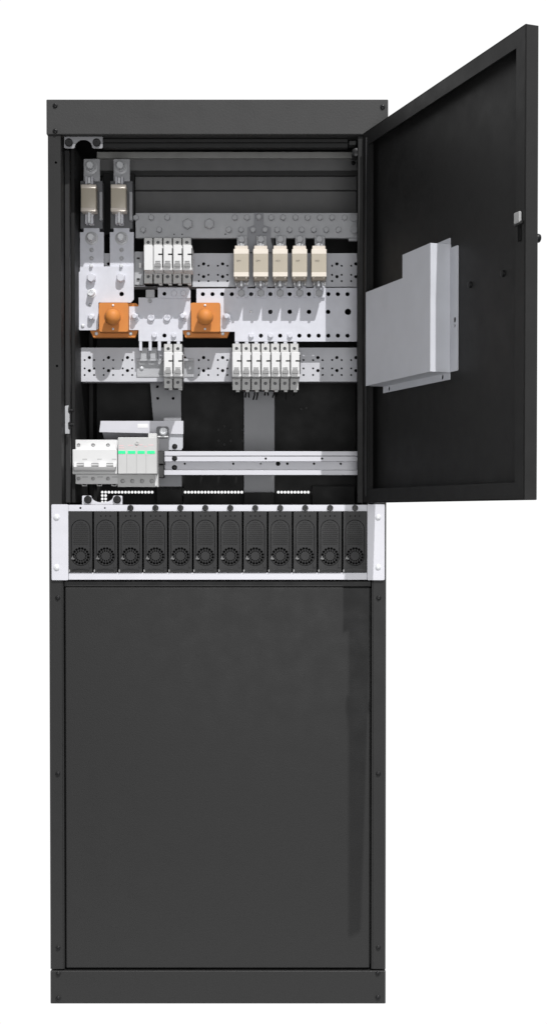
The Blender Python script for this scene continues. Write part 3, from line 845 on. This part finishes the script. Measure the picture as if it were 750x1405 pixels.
# ================================================================== bottom DIN rail and devices
YD = 84.0
dr = thing('din_rail', (Xp(358, YD, 636), YD+6, Zp(652, YD)), 'long wide aluminium DIN rail running to the right of the green-lit surge protector', 'din rail')
x0, x1 = Xp(112, YD, 636), Xp(492, YD, 636)
mb = MB()
for a, b, y_ in ((619.2, 625.4, YD), (645.2, 651.8, YD)):
    mb.box(x0, x1, y_, y_+2, Zp(b, y_), Zp(a, y_), .4)
mb.box(x0, x1, YD+5.05, YD+10.9, Zp(633.2, YD+3), Zp(633.2, YD+3)+1, 0)  # hidden web added to keep light out of the groove
mb.box(x0, x1, YD+.9, YD+5, Zp(633.2, YD+.9), Zp(626.1, YD+.9), .3)
hs = [H(a, 636.2, r, YD+11, 12) for a, r in ((320, 1.6), (357.5, 1.3), (381.3, 3.2), (394, 1.8), (430.5, 1.7), (467, 1.7), (253.5, 1.5))]
za_, zb2 = Zp(645, YD+11), Zp(633.3, YD+11)
mb.plate([rect(x0, x1, za_, zb2)]+hs, YD+11, YD+13)
mb.build('rail', 'shelf', dr)
for px, py in ((441.4, 629.3), (364.4, 629.3)):
    x, z = P(px, py, YD+3); MB().lathe(x, z, [(1.7, YD+.95), (1.7, YD+.8)], 12).build('hole_disc', 'hole', dr)
for px, py, y_ in ((239.6, 629, YD+.9), (239.6, 641.5, YD+11)): domescrew(dr, px, py, y_, 3.2)
# three-pole breaker
y3 = 50.0; y3s = 64.0
t = thing('circuit_breaker', (Xp(130, y3, 636), 70, Zp(666, y3s)), 'large white three-pole breaker left of the green-lit surge protector', 'circuit breaker')
x0, x1, z0, z1 = R(99.6, 616.5, 161, 650.6, y3); MB().box(x0, x1, y3, YD-1, z0, z1, .8).build('body', 'white', t)
def shoulder(px0, py0, px1, py1, y_, holes, r, m, nm='terminal_block', par=None):
    a0, a1, b0, b1 = R(px0, py0, px1, py1, y_)
    o = MB().plate([rect(a0, a1, b0, b1)]+[H(a, b, r, y_, 16) for a, b in holes], y_, y_+5).box(a0, a1, y_+5.1, YD-1, b0, b1, .2).build(nm, m, par)
    for a, b in holes:
        x, z = P(a, b, y_); MB().lathe(x, z, [(S(r*.92, y_), y_+2), (S(r*.8, y_), y_+1.4), (S(r*.3, y_), y_+1.2)], 14).build('terminal_screw', 'midg', o)
    return o
shoulder(101.3, 603.3, 162, 616.8, y3s, [(108, 610.8), (128, 610.8), (148.4, 610.8)], 2.6, 'white', par=t)
lo = shoulder(101.3, 650, 162, 664, y3s, [(108, 656.7), (128, 656.7), (148.4, 656.7)], 2.6, 'white', par=t)
for px in (117, 137.5, 157.5):
    a0, a1, b0, b1 = R(px-3.8, 654, px+4, 655, y3s); MB().box(a0, a1, y3s-.3, y3s-.02, b0, b1).build('printed_line', 'midg', lo)
    x, z = P(px-.8, 664, y3s+6); MB().tube([(x-3.4, y3s+6, z), (x-3, y3s+6, z-2.6), (x+3, y3s+6, z-2.6), (x+3.4, y3s+6, z)], .8, 6).build('rail_clip', 'offw', t)
# toggles
a0, a1, b0, b1 = R(101, 635.3, 159, 640.5, y3-.2)
MB().box(a0, a1, y3-.6, y3-.05, b0, b1, .1).build('toggle_slot', 'toggle', t)
a0, a1, b0, b1 = R(101, 637.2, 159, 638.6, y3-.8); MB().box(a0, a1, y3-1.4, y3-.65, b0, b1, .1).build('slot_bar', 'white', t)
a0, a1, b0, b1 = R(101.3, 640.4, 158.6, 646.4, y3-6)
MB().box(a0, a1, y3-7, y3-.05, b0, b1, 1.2, 2).build('toggle_bar', 'toggle', t)
for a, b in ((100.9, 105.2), (115, 125.3), (135.2, 145.8), (155.4, 159.6)):
    a0, a1, b0, b1 = R(a, 635, b, 641, y3-4); MB().box(a0, a1, y3-4.5, y3-.05, b0, b1, .6).build('toggle', 'label', t)
for px in (116.7, 136.8, 156.8):
    mb = MB()
    for k in range(4):
        a0, a1, b0, b1 = R(px-3+k*1.6, 629.3, px-2+k*1.6, 631, y3); mb.box(a0, a1, y3-.25, y3-.02, b0, b1)
    mb.build('printed_mark', 'midg', t)
# surge protector
t = thing('surge_protector', (Xp(189, y3, 630), 70, Zp(668, y3s)), 'white four-module surge protector with a row of green indicators', 'surge protector')
y4 = 46.0
a0, a1, b0, b1 = R(161.8, 600, 215.4, 650.4, y4); MB().box(a0, a1, y4, YD-1, b0, b1, .8).build('body', 'offw', t)
shoulder(161.8, 650, 217.2, 668, y3s, [(168.5, 660), (181.8, 660), (195.1, 660), (208.5, 660)], 2.9, 'offw', par=t)
a0, a1, b0, b1 = R(212.6, 651, 215.6, 667, y3s-5); MB().box(a0, a1, y3s-6, y3s-.1, b0, b1, .4).build('side_rib', 'white', t)
a0, a1, b0, b1 = R(203.3, 594.5, 215.4, 600.5, y4+14); MB().box(a0, a1, y4+14, y4+26, b0, b1, .6).build('connector', 'offw', t)
crossbolt(t, 188.2, 607.6, y4, 2.6, 'offw', False, h=.8)
for a, b in ((162.3, 172.3), (175.2, 186), (188.8, 199), (201.9, 212.6)):
    a0, a1, b0, b1 = R(a, 618.6, b, 622.6, y4); MB().box(a0, a1, y4-.5, y4-.02, b0, b1, .2).build('indicator', 'green', t)
for px in (174, 187.4, 200.6):
    a0, a1, b0, b1 = R(px-.35, 623, px+.35, 649, y4); MB().box(a0, a1, y4-.12, y4-.02, b0, b1).build('module_seam', 'midg', t)
mb = MB()
for i, (a, b, c_) in enumerate(((163.5, 170, 611.5), (163.5, 171, 614.5), (176, 183, 611), (186.5, 188.6, 613), (198, 202, 612.6), (191, 196, 610.4), (204, 211, 610.6))):
    a0, a1, b0, b1 = R(a, c_-.55, b, c_+.55, y4)
    w = (a1-a0); nn = max(2, int(w/1.6))
    for k in range(nn): mb.box(a0+w*k/nn, a0+w*(k+.7)/nn, y4-.2, y4-.02, b0, b1)
mb.build('printed_text', 'pink', t)
# end clamp
t = tag(MB().box(*R(216, 618.3, 225, 636.8, 70)[:2], 70, YD+8, *R(216, 618.3, 225, 636.8, 70)[2:], .8).box(*R(216, 637.6, 224.6, 655.5, 70)[:2], 73, YD+8, *R(216, 637.6, 224.6, 655.5, 70)[2:], .8).box(*R(224, 634, 226, 638, 70)[:2], 72, YD, *R(224, 634, 226, 638, 70)[2:], .5).build('end_clamp', 'blackp'), 'black plastic end clamp gripping the DIN rail right of the surge protector', 'end clamp')
# grey channel box behind
yg = 120.0
t = thing('cable_channel', (Xp(194, yg, 590), yg+15, Zp(618, yg)), 'pale grey folded steel channel behind and above the surge protector', 'bracket')
x0, x1 = Xp(136.5, yg, 585), Xp(251.5, yg, 585)
zA, zB2, zC = Zp(577.5, yg), Zp(592.8, yg), Zp(600.5, yg)
mb = MB(); 
lp = [(x0+2, zA), (x1, zA), (x1, zB2-3), (x0, zB2)]
mb.plate([lp], yg, yg+3)
MB.profile(mb, x0+4, Xp(214, yg, 590), [(yg+3.1, zB2), (yg+26, zC-2), (yg+26, zA-2), (yg+3.1, zA-1)])
o = mb.build('channel', 'shelf', t)
a0, a1, b0, b1 = R(230.5, 592, 251, 617.5, yg+4)
MB().plate([[(a0, b0), (a1-2, b0), (a1, b0+4), (a1, b1), (a0, b1)]], yg+3.2, yg+6).build('end_tab', 'grey', t)
domescrew(t, 239.8, 612.5, yg+3, 3.2)
a0, a1, b0, b1 = R(189, 581.5, 203, 587, yg); MB().box(a0, a1, yg-.3, yg-.02, b0, b1).build('label_sticker', 'label', t)
yk = 112
t = thing('earth_terminal', (Xp(223, yk, 600), yk, Zp(618, yk)), 'upright tab in dark grey, partly painted shadow, with a bright screw above the end clamp', 'terminal')
a0, a1, b0, b1 = R(214.8, 585.3, 231.5, 619, yk); MB().plate([[(a0, b0), (a1, b0), (a1, b1-2), (a1-2, b1), (a0+2, b1), (a0, b1-2)]], yk, yk+3).build('tab', 'fbase', t)  # dark tone partly paints in the shadow of the breaker pair
crossbolt(t, 224.3, 592, yk, 4.2)
a0, a1, b0, b1 = R(216, 598.3, 231, 600, yk); MB().box(a0, a1, yk-1.6, yk-.05, b0, b1, .3).build('fold', 'label', t)

# ================================================================== camera, light, world
cd = bpy.data.cameras.new('camera'); co = bpy.data.objects.new('camera', cd); C.objects.link(co)
co.location = (0, -D*K, ZC*K)
co.rotation_euler = (math.pi/2-TH, 0, 0)
cd.sensor_fit = 'VERTICAL'; cd.sensor_height = 36; cd.lens = 36*F/1405
cd.shift_y = (ROW0-702.5)/1405
cd.clip_start = .05; cd.clip_end = 60
scene.camera = co

ld = bpy.data.lights.new('studio_lamp', 'POINT'); lo = bpy.data.objects.new('studio_lamp', ld); C.objects.link(lo)
dirv = Vector((.417, -1, 1.511)).normalized()
tgt = Vector((0, 60, ZC-200))*K
DL = 80.0
lo.location = tgt + dirv*DL
ld.shadow_soft_size = .3
ld.energy = 3.9*4*math.pi*DL*DL
ld.color = (1, .99, .985)

fd = bpy.data.lights.new('front_softbox', 'AREA'); fo = bpy.data.objects.new('front_softbox', fd); C.objects.link(fo)
fd.shape = 'DISK'; fd.size = .7
fo.location = (.12, -2.45, ZC*K-.06)
fo.rotation_euler = (Vector((-.05, 0, ZC*K+.2))-fo.location).to_track_quat('-Z', 'Y').to_euler()
fd.energy = 24
w = bpy.data.worlds.new('World'); scene.world = w; w.use_nodes = True
wn = w.node_tree.nodes; wl = w.node_tree.links
bg = wn['Background']; bg.inputs['Strength'].default_value = .42
wt = wn.new('ShaderNodeTexCoord'); wx = wn.new('ShaderNodeSeparateXYZ'); wl.new(wt.outputs['Generated'], wx.inputs[0])
wr = wn.new('ShaderNodeValToRGB')          # made-up surround gradient: dim below to darken undersides, bright above
wm = wn.new('ShaderNodeMapRange'); wm.inputs['From Min'].default_value = -1; wm.inputs['From Max'].default_value = 1
wl.new(wx.outputs['Z'], wm.inputs['Value']); wl.new(wm.outputs['Result'], wr.inputs['Fac'])
wr.color_ramp.elements[0].position = .25; wr.color_ramp.elements[0].color = (.10, .10, .105, 1)
wr.color_ramp.elements[1].position = .75; wr.color_ramp.elements[1].color = (1.3, 1.31, 1.33, 1)
wl.new(wr.outputs['Color'], bg.inputs['Color'])

scene.view_settings.view_transform = 'Standard'; scene.view_settings.look = 'None'
scene.view_settings.exposure = 0; scene.view_settings.gamma = 1
scene.render.engine = 'CYCLES'
scene.cycles.max_bounces = 6
scene.cycles.use_denoising = True
for o in bpy.data.objects:
    if '_o' in o: del o['_o']
